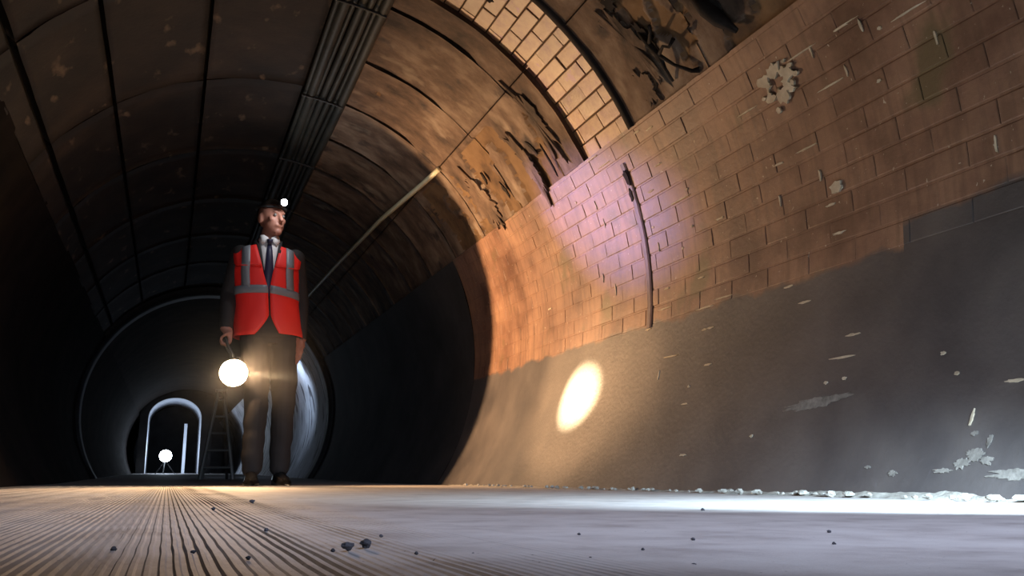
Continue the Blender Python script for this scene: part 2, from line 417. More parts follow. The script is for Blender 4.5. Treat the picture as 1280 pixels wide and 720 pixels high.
# ring of old plaster left by a lost fixing
ragged('plaster_ring', (0.15, 0.125), M['fleck'], wr, 20.1, 2.43, 3, 0.008, 40, 0.52)
for k in range(16):
    t = random.random() * 6.28; q = random.uniform(0.7, 1.35)
    ragged('plaster_crumb', (0.02 * random.uniform(0.5, 1.4), 0.016 * random.uniform(0.5, 1.5)), M['fleck'], wr, 20.1 + 2.4 * q * math.sin(t) - 0.4, 2.43 + 0.075 * q * math.cos(t), k, 0.008, 9)
ragged('plaster_patch', (0.05, 0.035), M['fleck'], wr, 4.2, 2.28, 5, 0.007, 16)
ragged('plaster_patch', (0.26, 0.035), M['patch'], wr, -22.5, 2.31, 8, 0.0015, 60, rot=0.1, spike=0.25)
for i, (a, y, sx, sy) in enumerate(((-29.8, 1.66, 0.05, 0.03), (-30.6, 1.69, 0.04, 0.025), (-30.4, 1.62, 0.03, 0.02), (-31.8, 1.53, 0.13, 0.025), (-32.2, 1.45, 0.10, 0.03), (-28.4, 1.63, 0.012, 0.03), (-31.4, 1.74, 0.05, 0.012), (-27.6, 1.68, 0.02, 0.012), (-31.6, 1.9, 0.03, 0.015), (-30.9, 2.0, 0.02, 0.01))):
    ragged('plaster_patch', (sx, sy), M['patch'], wr, a, y, 10 + i, 0.0015, 40, spike=0.25)
# vertical movement joint; black patches paint the dark of a gap at its top
vs = []; fs = []
for k in range(41):
    a = -6 + 29 * k / 40
    for dy in (-0.022, -0.012, 0.012, 0.022):
        vs.append(T(a, 3.53 + dy + 0.004 * fbm((a * 0.3, 2, 1)), R - (0.004 if abs(dy) > 0.015 else 0.0075)))
fs = [(k * 4 + j, k * 4 + j + 1, (k + 1) * 4 + j + 1, (k + 1) * 4 + j) for k in range(40) for j in range(3)]
mesh('movement_joint', vs, fs, mottled('joint_strip', [(0.06, 0.035, 0.045), (0.17, 0.10, 0.10)], 12, rough=0.5), wr)
ragged('gap_dark', (0.03, 0.07), M['edge_black'], wr, 20.5, 3.53, 2, 0.011, 14)
ragged('gap_dark', (0.026, 0.06), M['edge_black'], wr, 17.3, 3.54, 4, 0.011, 14)

# ------------------------------------------------------------------ crown of the tunnel
cl = arc_shell('ceiling', 27.2, 147, R + 0.055, Y0, Y1, M['dark'], None, 60, 40)
tag(cl, 'vaulted tunnel ceiling of stained render panels', None, None, 'structure')


def panel(name, a0, a1, y0, y1, mats, na=12, ny=8, r=R, seed=0, spall=None, rough=0.004, notch=None):
    """curved slab; spall(a, y) > 0 = surface skin lost there; notch = (angle, metres) opens the far joint above an angle"""
    vs = []; fs = []; fm = []
    sp = {}
    for i in range(ny + 1):
        for k in range(na + 1):
            a = a0 + (a1 - a0) * k / na; e0 = y0; e1 = y1
            if notch and a > notch[0]: e1 -= notch[1] * min(1, (a - notch[0]) / 3)
            y = e0 + (e1 - e0) * i / ny
            d = rough * fbm((a * 0.12 + seed, y * 4, seed * 3.3))
            s = spall(a, y) if spall else -1
            sp[i, k] = s
            if s > 0: d += 0.016 + 0.004 * fbm((a * 0.3, y * 9, 7))
            vs.append(T(a, y, r + d))
    n1 = na + 1
    for i in range(ny):
        for k in range(na):
            fs.append((i * n1 + k, (i + 1) * n1 + k, (i + 1) * n1 + k + 1, i * n1 + k + 1))
            q = [sp[i, k], sp[i + 1, k], sp[i, k + 1], sp[i + 1, k + 1]]
            fm.append(0 if max(q) <= 0 else (1 if q[0] + q[3] > 0 else 0))
    # edges back to the shell
    rim = [(0, k) for k in range(n1)] + [(i, na) for i in range(1, ny + 1)] + [(ny, k) for k in range(na - 1, -1, -1)] + [(i, 0) for i in range(ny - 1, 0, -1)]
    st = len(vs)
    for i, k in rim:
        v = vs[i * n1 + k]; c = Vector((CX, v.y, CZ)); vs.append(c + (v - c).normalized() * (R + 0.058))
    for j in range(len(rim)):
        q = (j + 1) % len(rim)
        fs.append((rim[j][0] * n1 + rim[j][1], st + j, st + q, rim[q][0] * n1 + rim[q][1])); fm.append(0)
    return mesh(name, vs, fs, mats, cl, True, fm)


PM = [M['panel'], M['under'], M['edge_black']]


def sp_far(a, y):            # long peeled stretches running round the vault
    n_ = fbm((a * 0.05, y * 3.4, 4.0), 3) + 0.25 * fbm((a * 0.3, y * 16, 2.0), 2)
    return n_ - 0.02 if a < 46 else n_ - 0.9


def sp_near(a, y):
    n_ = fbm((a * 0.05 + 4, y * 2.2, 9.0), 3) + 0.2 * fbm((a * 0.3, y * 14, 2.0), 2)
    return n_ - (0.14 if y < 3.0 else 0.42)


GAP = 0.012
P = 0.63
near = [1.47, 2.10, 2.73, 3.325]
farj = [3.84, 4.08] + [4.08 + P * k for k in range(1, 14)]
seed = 0
for (a0, a1) in ((27.4, 47.2), (47.4, 73.8)):
    lo = [0.2, 0.84] + near
    for j in range(len(lo) - 1):
        seed += 1
        fine = lo[j] >= 1.4
        panel('lining_panel', a0, a1, lo[j] + (0 if j else 0), lo[j + 1] - (0.004 if j < len(lo) - 2 else 0), PM, 56 if fine else 12, 48 if fine else 8, R, seed, sp_near if fine else None)
    for j in range(len(farj) - 1):
        seed += 1; y0, y1 = farj[j], farj[j + 1]; up = a0 > 40; fine = y1 < 6.1
        panel('lining_panel', a0, a1, y0 + 0.002, y1 - 0.003, PM, 56 if fine else 16, (40 if y1 - y0 > 0.4 else 20) if fine else 8, R, seed,
              (sp_far if fine and j > 0 else None), 0.004, (54.5, 0.03) if up else (0, 0.006))
lj = [1.0, 2.10, 2.73, 3.36, 4.0] + [4.0 + 1.26 * k for k in range(1, 7)]
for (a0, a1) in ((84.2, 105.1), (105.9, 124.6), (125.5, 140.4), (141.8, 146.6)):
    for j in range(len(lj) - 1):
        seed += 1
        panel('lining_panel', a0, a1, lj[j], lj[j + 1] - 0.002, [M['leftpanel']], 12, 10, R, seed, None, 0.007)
# black seal between the near panel and the brick band
vs = []; fs = []
for k in range(61):
    a = 27.2 + 46.6 * k / 60
    for y, r in ((3.327, R + 0.05), (3.327, R - 0.012), (3.352, R - 0.014), (3.372, R - 0.006), (3.372, R + 0.05)):
        vs.append(T(a, y + 0.003 * fbm((a * 0.2, 0, 0)), r))
fs = [(k * 5 + j, (k + 1) * 5 + j, (k + 1) * 5 + j + 1, k * 5 + j + 1) for k in range(60) for j in range(4)]
mesh('seal_strip', vs, fs, M['edge_black'], cl, True)
# exposed brick band between 3.38 and 3.83
BH = 0.078
bb = [brick_mesh('brick', 0.2, BH - 0.0045, 0.0, M['brick'], 40 + s) for s in range(4)]
hb = [brick_mesh('brick', 0.1, BH - 0.0045, 0.0, M['brick'], 50 + s) for s in range(3)]
arc_shell('band_mortar', 27.2, 74, R + 0.034, 3.36, 3.85, M['mortar'], cl, 40, 4)
db = math.degrees(BH / R); k = 0; a = 27.2 + db / 2
while a < 74:
    if k % 2:
        segs = [(3.378, 3.583, bb), (3.588, 3.793, bb), (3.797, 3.845, hb)]
    else:
        segs = [(3.378, 3.478, hb), (3.483, 3.688, bb), (3.692, 3.845, hb)]
    for s0, s1, src in segs:
        if src is None: continue
        L = s1 - s0; me = random.choice(src); base = 0.2 if src is bb else 0.1
        inst('brick', me, cl, T(a, (s0 + s1) / 2, R + 0.03 - random.uniform(0, 0.009)), Q(a + random.uniform(-0.8, 0.8)), (L / base, 1, 1))
    a += db; k += 1
# torn black edges, hanging wire, and black shapes painting the dark of a hole
def wire(pts, r):
    b = MB(); b.tube([T(a, y, R - h) for a, y, h in pts], r, 6); return b.build('wire_and_hole_dark', M['edge_black'], cl, True)


wire([(38, 2.98, 0.0), (35.5, 2.93, 0.03), (33.2, 2.90, 0.04), (31, 2.92, 0.03), (29, 2.94, 0.01)], [0.010, 0.014, 0.012, 0.007, 0.006])
wire([(33.2, 2.90, 0.04), (33.8, 2.84, 0.05), (33.0, 2.80, 0.06), (33.6, 2.765, 0.05)], [0.008, 0.006, 0.006, 0.009])
wire([(35.5, 2.93, 0.03), (36.6, 2.86, 0.05), (37.4, 2.83, 0.06)], [0.008, 0.006, 0.008])
wire([(33.2, 2.90, 0.04), (30.6, 2.86, 0.03), (28.4, 2.80, 0.02), (28.0, 2.78, 0.0)], [0.009, 0.006, 0.008, 0.012])
wire([(37.5, 2.62, 0.0), (34, 2.57, 0.02), (31.5, 2.53, 0.03), (29, 2.5, 0.01)], [0.012, 0.03, 0.026, 0.01])  # thick black tube painting the dark of a hole
for i, (a, y, sx, sy, rt) in enumerate(((36.5, 2.96, 0.07, 0.16, 0.2), (33, 2.55, 0.06, 0.12, 0.1), (45, 3.02, 0.06, 0.10, 0), (43, 3.14, 0.02, 0.03, 0), (50, 3.1, 0.05, 0.10, 0.3), (30.5, 3.06, 0.06, 0.03, 0.5),
                                        (31.5, 4.13, 0.012, 0.17, 0), (36, 4.22, 0.02, 0.09, 0.4), (44.5, 4.05, 0.03, 0.05, 0), (33, 4.75, 0.03, 0.08, 0.3), (38, 4.9, 0.025, 0.07, -0.3), (60, 3.56, 0.04, 0.05, 0))):
    ragged('torn_edge_and_hole', (sx, sy), M['edge_black'], cl, a, y, 20 + i, 0.006, 30, 0, rt, 0.3)
# pale peeling strips of render over the brown coat
for i, (a, y, sx, sy, rt) in enumerate(((34, 4.34, 0.10, 0.36, 0.15), (40, 4.02, 0.12, 0.42, 0.1), (33.5, 5.05, 0.16, 0.34, 0.2), (38, 3.05, 0.11, 0.34, 0.25), (31, 3.12, 0.10, 0.14, 0.2), (48, 3.0, 0.10, 0.12, 0))):
    ragged('peeling_render', (sx, sy), M['panel'], cl, a, y, 40 + i, 0.012, 60, 0, rt, 0.3)

# bundle of conduits along the crown
ct = empty('conduit_bundle', T(79, 0, R)); ct.location = (0, 0, 0)
tag(ct, 'dark bundle of grimy conduits running along the tunnel crown', 'conduit')
for k in range(7):
    a = 74.7 + 1.42 * k; b = MB(); rr = (0.026, 0.013, 0.017, 0.022, 0.012, 0.028, 0.015)[k]
    b.tube([T(a + 0.15 * math.sin(y * 2 + k), y, R - (0.012, 0.002, 0.018, 0.004, 0.01, 0.008, 0.0)[k]) for y in [0.8 + 0.5 * q for q in range(24)]], rr, 8)
    b.build('conduit', M['conduit'], ct, True)
b = MB()
for y in (1.7, 2.9, 4.1, 5.3, 6.5, 7.7):
    pts = [T(74 + k, y, R - 0.036) for k in range(0, 11)]
    b = MB(); b.tube(pts, 0.008, 6); b.build('clamp', M['iron'], ct)

# pale tube painting in the lit streak along the vault shoulder
b = MB()
b.tube([T(47.0, 5.3, R - 0.012), T(47.5, 5.6, R - 0.02), T(48.6, 6.1, R - 0.026), T(49.9, 6.7, R - 0.03), T(51.6, 8.4, R - 0.03), T(53.0, 10.6, R - 0.03), T(53.6, 12.2, R - 0.03)], 0.017, 8)
tag(b.build('streak_tube', M['pale'], None, True), 'pale straight tube for the lit streak along the vault shoulder right of the man', 'cable')

# left-hand wall
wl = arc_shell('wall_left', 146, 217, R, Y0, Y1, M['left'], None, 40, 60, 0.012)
tag(wl, 'left-hand tunnel wall, its unlit dark put into the colour', None, None, 'structure')

# iron rib ring deep in the tunnel
vs = []; fs = []
for k in range(73):
    a = -34 + 248 * k / 72
    for y, r in ((11.95, R + 0.05), (11.95, R - 0.025), (12.35, R - 0.025), (12.35, R + 0.05)):
        vs.append(T(a, y, r))
fs = [(k * 4 + j, (k + 1) * 4 + j, (k + 1) * 4 + j + 1, k * 4 + j + 1) for k in range(72) for j in range(3)]
tag(mesh('trim_1', vs, fs, M['iron'], None, True), 'dark iron ring rib round the tunnel behind the man', None, None, 'structure')

# end wall with an arched doorway
YB, DX0, DX1, SPR, RISE = 26.9, -0.57, 0.80, 1.62, 0.55
vs = []; fs = []; N = 40; zf = 0.10
arch = [(DX0, zf)] + [((DX0 + DX1) / 2 - (DX1 - DX0) / 2 * math.cos(math.pi * k / N), SPR + RISE * math.sin(math.pi * k / N)) for k in range(N + 1)] + [(DX1, zf)]
outr = []
for (x, z) in arch:
    d = Vector((x - CX, z - CZ)); d.normalize(); outr.append((CX + d.x * (R + 0.04), CZ + d.y * (R + 0.04)))
for y in (YB, YB + 3.0):
    vs += [(x, y, z) for x, z in arch]; vs += [(x, y, z) for x, z in outr]
n = len(arch)
for k in range(n - 1):
    fs += [(k, k + 1, n + k + 1, n + k), (2 * n + k, 3 * n + k, 3 * n + k + 1, 2 * n + k + 1)]
eb = mesh('wall_back', vs, fs, M['far'], None)
tag(eb, 'dark far wall with an arched doorway', None, None, 'structure')
vs = [(x, y, z) for y in (YB + 0.004, YB + 3.0) for x, z in arch]
fr = mesh('arch_reveal', vs, [(k, n + k, n + k + 1, k + 1) for k in range(n - 1)], M['white'], eb, True)
sd = fr.modifiers.new('s', 'SOLIDIFY'); sd.thickness = 0.012; sd.offset = 0
b = MB(); b.box((0.42, YB + 1.1, 0.83), (0.08, 0.07, 1.4)); b.build('door_post', M['white'], eb)
mesh('end_face', [(-1.2, Y1 - 0.1, 0), (2.1, Y1 - 0.1, 0), (2.1, Y1 - 0.1, 2.5), (-1.2, Y1 - 0.1, 2.5)], [(0, 1, 2, 3)], M['far'], eb)

# ------------------------------------------------------------------ the man
PX, PY = 0.55, 5.90
man = empty('person', (PX, PY, 0))
tag(man, 'person in red high-visibility vest, shirt and tie, holding a lantern', 'person')
M['skin'] = plain('skin', (0.30, 0.13, 0.09), 0.55, bump=0.1)
M['suit'] = plain('dark_suit', (0.016, 0.013, 0.013), 0.8, bump=0.3, bscale=400)
M['hair'] = plain('dark_hair', (0.02, 0.014, 0.01), 0.6, bump=0.5, bscale=120)
M['vest'] = plain('red_vest_cloth', (0.75, 0.02, 0.015), 0.6, bump=0.25, bscale=90)
M['refl'] = plain('silver_reflective_tape', (0.17, 0.18, 0.2), 0.45, 0.0)
M['shirt'] = plain('white_shirt', (0.6, 0.58, 0.58), 0.7)
M['tie'] = plain('navy_tie', (0.02, 0.02, 0.05), 0.5)
M['shoe'] = plain('black_shoe', (0.015, 0.013, 0.012), 0.25)

b = MB()


def loft(b, secs, n=24):     # elliptical sections (z, cx, cy, rx, ry)
    vs = [Vector((cx + rx * math.cos(2 * math.pi * k / n), cy + ry * math.sin(2 * math.pi * k / n), z)) for z, cx, cy, rx, ry in secs for k in range(n)]
    fs = [(i * n + k, i * n + (k + 1) % n, (i + 1) * n + (k + 1) % n, (i + 1) * n + k) for i in range(len(secs) - 1) for k in range(n)]
    fs += [tuple(range(n - 1, -1, -1)), tuple((len(secs) - 1) * n + k for k in range(n))]
    b.add(vs, fs)


loft(b, [(0.86, 0.0, 0, 0.15, 0.10), (0.92, 0.0, 0, 0.175, 0.115), (1.0, -0.005, 0, 0.17, 0.115), (1.12, -0.015, 0, 0.16, 0.11), (1.25, -0.025, 0, 0.175, 0.115),
         (1.36, -0.035, 0, 0.185, 0.115), (1.44, -0.04, 0.005, 0.17, 0.095), (1.49, -0.04, 0.01, 0.11, 0.07), (1.52, -0.04, 0.01, 0.06, 0.055)])
b.cone((-0.04, 0.01, 1.48), 0.06, (-0.035, -0.005, 1.58), 0.055)
# arms: right arm (picture left) holds the lantern, left arm hangs
RW = Vector((-0.272, -0.12, 0.945))
b.cone((-0.205, 0.0, 1.425), 0.066, (-0.262, 0.03, 1.17), 0.052); b.cone((-0.262, 0.03, 1.17), 0.052, RW, 0.040)
b.cone((0.13, 0.0, 1.425), 0.066, (0.185, 0.05, 1.16), 0.052); b.cone((0.185, 0.05, 1.16), 0.052, (0.19, 0.02, 0.92), 0.040)
# legs in trousers
b.cone((0.085, 0, 0.90), 0.100, (0.10, -0.03, 0.50), 0.073); b.cone((0.10, -0.03, 0.50), 0.073, (0.10, 0.03, 0.11), 0.062)
b.cone((-0.085, 0, 0.90), 0.100, (-0.07, -0.10, 0.50), 0.073); b.cone((-0.07, -0.10, 0.50), 0.073, (-0.075, -0.09, 0.11), 0.062)
# head, turned towards his left (picture right)
HR = Matrix.Rotation(RAD(28), 3, 'Z'); HCn = Vector((-0.028, -0.02, 1.675))


def hp(x, y, z): return HCn + HR @ Vector((x, y, z))


b.ball(hp(0, 0.012, 0.025), (0.077, 0.096, 0.10), 24, 16, HR)
b.ball(hp(0, -0.02, -0.045), (0.062, 0.072, 0.085), 20, 14, HR)
b.ball(hp(0, -0.065, -0.098), (0.03, 0.026, 0.024), 12, 8)                 # chin
b.cone(hp(0, -0.088, 0.012), 0.010, hp(0, -0.108, -0.028), 0.015)          # nose
b.cone(hp(-0.03, -0.082, 0.026), 0.010, hp(0.03, -0.082, 0.026), 0.010)    # brow
b.cone(hp(-0.02, -0.086, -0.062), 0.008, hp(0.02, -0.086, -0.062), 0.008)  # lips
for s in (-1, 1):
    b.ball(hp(s * 0.078, 0.015, -0.01), (0.012, 0.022, 0.034), 10, 8, HR)
    b.ball(hp(s * 0.042, -0.058, -0.02), (0.02, 0.02, 0.02), 10, 8)
# hands
GR = RW + Vector((-0.003, -0.025, -0.085))       # grip point on the lantern handle, bar runs along y
b.cone(RW, 0.028, GR + Vector((0.014, 0.01, 0.05)), 0.030); b.box(GR + Vector((0.026, 0.0, 0.018)), (0.026, 0.082, 0.07))
for q, dy in enumerate((-0.036, -0.012, 0.012, 0.034)):
    L = (0.92, 1.0, 0.96, 0.8)[q]
    p0 = GR + Vector((0.026, dy, -0.012)); p1 = GR + Vector((0.012, dy, -0.030 * L)); p2 = GR + Vector((-0.018, dy, -0.026 * L)); p3 = GR + Vector((-0.026, dy, 0.002))
    b.cone(p0, 0.0105, p1, 0.010, 8); b.cone(p1, 0.010, p2, 0.009, 8); b.cone(p2, 0.009, p3, 0.008, 8)
b.cone(GR + Vector((0.02, -0.03, 0.04)), 0.012, GR + Vector((-0.006, -0.05, 0.024)), 0.010, 8); b.cone(GR + Vector((-0.006, -0.05, 0.024)), 0.010, GR + Vector((-0.026, -0.036, 0.010)), 0.008, 8)
LW = Vector((0.19, 0.02, 0.92))
b.cone(LW, 0.028, LW + Vector((0.002, -0.01, -0.05)), 0.03); b.box(LW + Vector((0.002, -0.012, -0.06)), (0.03, 0.075, 0.08))
for q, dy in enumerate((-0.036, -0.012, 0.012, 0.032)):
    L = (0.9, 1.0, 0.95, 0.78)[q]; p0 = LW + Vector((0.004, dy - 0.012, -0.095)); p1 = p0 + Vector((-0.006, -0.004, -0.04 * L)); p2 = p1 + Vector((-0.018, -0.004, -0.03 * L))
    b.cone(p0, 0.0105, p1, 0.0095, 8); b.cone(p1, 0.0095, p2, 0.008, 8)
b.cone(LW + Vector((-0.004, -0.045, -0.05)), 0.012, LW + Vector((-0.014, -0.062, -0.085)), 0.010, 8); b.cone(LW + Vector((-0.014, -0.062, -0.085)), 0.010, LW + Vector((-0.02, -0.064, -0.112)), 0.008, 8)
tmp = b.build('body_cage', None)
rm = tmp.modifiers.new('r', 'REMESH'); rm.mode = 'VOXEL'; rm.voxel_size = 0.0065; rm.use_smooth_shade = True
sm = tmp.modifiers.new('s', 'SMOOTH'); sm.factor = 0.5; sm.iterations = 3
bpy.context.view_layer.update()
dg = bpy.context.evaluated_depsgraph_get()
bme = bpy.data.meshes.new_from_object(tmp.evaluated_get(dg)); bme.name = 'body'
bpy.data.objects.remove(tmp, do_unlink=True)
nrm = [Vector(v.normal) for v in bme.vertices]
for v in bme.vertices:       # soft trouser folds
    c = v.co
    if c.z < 0.9 and abs(c.x) < 0.18:
        v.co = c + nrm[v.index] * 0.008 * noise.noise(Vector((c.x * 9, c.y * 9, c.z * 14)))
bme.materials.clear()
bme.materials.append(M['suit']); bme.materials.append(M['skin'])
for p in bme.polygons:
    c = p.center; p.use_smooth = True
    skin = c.z > 1.53 or (c - GR).length < 0.082 or (c.x > 0.12 and c.z < 0.91 and c.z > 0.6 and (c - LW).length < 0.2 and c.x > 0.155)
    p.material_index = 1 if skin else 0
body = inst('body', bme, man)

# hair cap with a straight hairline
b = MB()
vs = []; n, m_ = 28, 10
b.ball((0, 0, 0), 1, n, 14)
keep = []
hv = [HCn + HR @ Vector((v.x * 0.0835, 0.016 + v.y * 0.102, 0.03 + v.z * 0.1035)) for v in b.v]
hf = []
for q in b.f:
    c = sum((b.v[i] for i in q), Vector()) / len(q)
    if c.z > 0.42 or (c.y > 0.15 and c.z > -0.55): hf.append(q)
mesh('hair', hv, hf, M['hair'], man, True)
# eyes
for s in (-1, 1):
    b = MB(); b.ball(hp(s * 0.030, -0.079, 0.006), 0.010, 10, 8); b.build('eye', plain('eye_white', (0.12, 0.11, 0.10), 0.4), man, True)
# head torch: strap, case, lens
ht = empty('head_torch', (0, 0, 0)); ht.parent = man
b = MB(); b.tube([hp(0.0865 * math.cos(t), 0.014 + 0.105 * math.sin(t), 0.062 + 0.006 * math.sin(t)) for t in [2 * math.pi * k / 28 for k in range(29)]], 0.008, 6, False)
ht2 = b.build('strap', M['iron'], ht, True)
hl = HEADT - Vector((PX, PY, 0))
b = MB(); b.lathe([(0, 0.012), (0.004, 0.026), (0.04, 0.026), (0.045, 0.02)], hl + Vector((-0.02, 0.065, 0.0)), (0.25, -0.95, 0.0), 16); b.build('case', M['iron'], ht, True)
b = MB(); b.lathe([(0, 0.021), (0.006, 0.019), (0.011, 0.010)], hl + Vector((-0.008, 0.02, 0.0)), (0.25, -0.95, 0.0), 16); b.build('lens', glow('head_torch_glow', (0.95, 0.98, 1.0), 60), ht, True)

# shirt front, collar, tie, jacket lapels
def sheet(name, rows, mat, parent=man, th=0.003, smooth=True):
    n = len(rows[0]); o = mesh(name, [p for r in rows for p in r], [(i * n + k, i * n + k + 1, (i + 1) * n + k + 1, (i + 1) * n + k) for i in range(len(rows) - 1) for k in range(n - 1)], mat, parent, smooth)
    s = o.modifiers.new('s', 'SOLIDIFY'); s.thickness = th; s.offset = 0
    return o


SX = -0.04


def chest_y(z, x=0.0):       # front surface of the torso
    t = [(0.86, 0.10), (0.92, 0.115), (1.12, 0.11), (1.25, 0.115), (1.36, 0.115), (1.44, 0.095), (1.49, 0.07), (1.53, 0.06)]
    rx = [(0.86, 0.15), (0.92, 0.175), (1.12, 0.16), (1.25, 0.175), (1.36, 0.185), (1.44, 0.17), (1.49, 0.11), (1.53, 0.065)]

    def lerp(t):
        for (z0, v0), (z1, v1) in zip(t, t[1:]):
            if z <= z1: return v0 + (v1 - v0) * max(0, (z - z0)) / (z1 - z0)
        return t[-1][1]
    a, bb_ = lerp(rx), lerp(t)
    return -bb_ * math.sqrt(max(0.02, 1 - min(0.97, (x / a) ** 2)))


rows = []
for i in range(13):
    z = 1.16 + 0.365 * i / 12; hw = 0.012 + 0.052 * (i / 12) ** 0.8
    rows.append([Vector((SX + hw * k, chest_y(z, hw * k) - 0.006, z)) for k in (-1, -0.5, 0, 0.5, 1)])
sheet('shirt_front', rows, M['shirt'])
for s in (-1, 1):
    rows = [[Vector((SX + s * 0.058, -0.045, 1.555)), Vector((SX + s * 0.035, -0.068, 1.553)), Vector((SX + s * 0.008, -0.076, 1.535))],
            [Vector((SX + s * 0.066, -0.055, 1.515)), Vector((SX + s * 0.045, -0.085, 1.485)), Vector((SX + s * 0.012, -0.088, 1.512))]]
    sheet('shirt_collar', rows, M['shirt'])
    rows = []
    for i in range(9):
        z = 1.17 + 0.36 * i / 8; x0 = 0.006 + 0.056 * i / 8
        rows.append([Vector((SX + s * (x0 + d), chest_y(z, x0 + d) - 0.010, z)) for d in (0, 0.012, 0.022)])
    sheet('lapel', rows, M['suit'])
b = MB(); b.lathe([(-0.02, 0.010), (0, 0.017), (0.016, 0.02)], (SX, -0.092, 1.505), (0, -0.15, 1), 10); k = b.build('tie_knot', M['tie'], man, True)
rows = [[Vector((SX + hw * k, chest_y(z) - 0.014 - 0.003 * (1 - abs(k)), z)) for k in (-1, 0, 1)] for z, hw in ((1.495, 0.012), (1.44, 0.018), (1.36, 0.024), (1.28, 0.030), (1.2, 0.034), (1.15, 0.03))]
sheet('tie', rows, M['tie'])

# high-visibility vest: a wrap below the arms and a strap over each shoulder, open V front that flares at the hem
def vrad(z):
    t = [(0.88, 0.215, 0.150), (0.98, 0.205, 0.148), (1.12, 0.192, 0.142), (1.24, 0.198, 0.142), (1.33, 0.206, 0.140), (1.40, 0.208, 0.132)]
    for q, w in zip(t, t[1:]):
        if z <= w[0]:
            f = max(0, (z - q[0]) / (w[0] - q[0])); return q[1] + (w[1] - q[1]) * f, q[2] + (w[2] - q[2]) * f
    return t[-1][1:]


def vcx(z): return -0.045 + 0.035 * max(0, (1.3 - z)) / 0.4


def gap(z, s):               # half opening of the front at height z
    if z > 1.20: return 0.006 + 0.07 * (z - 1.20) / 0.30
    if z < 1.03: return 0.005 + ((0.055 if s > 0 else 0.095) * ((1.03 - z) / 0.13) ** 1.3 if z < 1.03 else 0)
    return 0.005


def wrap_pt(z, s, u, off=0.0):         # u: 0 = front edge, 1 = centre of the back
    a, d = vrad(z); g = gap(z, s); t0 = math.asin(min(0.95, g / a)); t = t0 + (math.pi - t0) * u
    sag = 0.006 * noise.noise(Vector((t * 3 + s * 5, z * 9, 2)))
    return Vector((vcx(z) + s * (a + sag + off) * math.sin(t), -(d + sag + off) * math.cos(t), z))


vest = empty('vest', (0, 0, 0)); vest.parent = man
for s in (-1, 1):
    rows = []
    for i in range(19):
        z = 0.905 + (1.345 - 0.905) * i / 18
        hem = (0.012 if i == 0 else 0)
        rows.append([wrap_pt(z + (0.0 if i else (0.012 * (1 - u) if s > 0 else -0.01 * u)), s, u) for u in [k / 22 for k in range(23)]])
    sheet('vest_panel', rows, M['vest'], vest, 0.004)
    # shoulder strap: from the front top of the wrap, over the shoulder, to the back
    rows = []
    NS = 18
    for i in range(NS + 1):
        f = i / NS
        if f < 0.45:
            z = 1.335 + (1.495 - 1.335) * (f / 0.45); sgn = -1
        elif f > 0.55:
            z = 1.335 + (1.495 - 1.335) * ((1 - f) / 0.45); sgn = 1
        else:
            z = 1.502; sgn = 0
        inner = (gap(z, s) if sgn < 0 else 0.075 if sgn == 0 else (0.004 if z < 1.44 else 0.07 * (z - 1.44) / 0.055 + 0.004))
        k0 = min(1, (z - 1.335) / 0.12); outer = 0.190 + 0.017 * k0
        row = []
        for k in range(8):
            x = inner + (outer - inner) * k / 7
            zz = z - (0.06 * (x / 0.21) ** 2 if z > 1.40 else 0.06 * (x / 0.21) ** 2 * (z - 1.335) / 0.065)
            depth = 0.134 * math.sqrt(max(0.02, 1 - (x / 0.24) ** 2)) if abs(z - 1.335) < 0.001 else None
            dd = (0.140 - 0.072 * ((z - 1.335) / 0.16) ** 1.6) * math.sqrt(max(0.05, 1 - (x / 0.25) ** 2))
            row.append(Vector((vcx(1.34) + s * x, sgn * dd, zz)))
        rows.append(row)
    sheet('vest_shoulder', rows, M['vest'], vest, 0.004)
    # reflective tape: brace over the shoulder and band round the waist
    rows = []
    for i in range(NS + 1):
        r_ = [Vector(v) for v in rows_ref[i]] if False else None
    def tp(f, x):
        if f < 0.45: z = 1.335 + 0.16 * (f / 0.45); sgn = -1
        elif f > 0.55: z = 1.335 + 0.16 * ((1 - f) / 0.45); sgn = 1
        else: z = 1.504; sgn = 0
        zz = z - (0.06 * (x / 0.21) ** 2 if z > 1.40 else 0.06 * (x / 0.21) ** 2 * (z - 1.335) / 0.065)
        dd = (0.140 - 0.072 * (max(0, z - 1.335) / 0.16) ** 1.6) * math.sqrt(max(0.05, 1 - (x / 0.25) ** 2))
        return Vector((vcx(1.34) + s * x, sgn * (dd + 0.006), zz + 0.005 * (sgn == 0) + 0.003))
    xc = 0.135
    rows = []
    for q in range(5):           # lower front part of the brace down to the waist band
        z = 1.20 + 0.13 * q / 4; a, d = vrad(z)
        rows.append([Vector((vcx(z) + s * x, -(d + 0.007) * math.sqrt(1 - (x / (a + 0.007)) ** 2), z)) for x in (xc - 0.025, xc, xc + 0.025)])
    for i in range(1, NS + 1):
        rows.append([tp(i / NS, x) for x in (xc - 0.025, xc, xc + 0.025)])
    sheet('reflective_brace', rows, M['refl'], vest, 0.002)
    rows = [[wrap_pt(z, s, u, 0.006) + Vector((0, 0, -0.02 * math.sin(math.pi * u) * (1 if s > 0 else 0.1))) for u in [k / 22 for k in range(23)]] for z in (1.165, 1.19, 1.215)]
    sheet('reflective_band', rows, M['refl'], vest, 0.002)
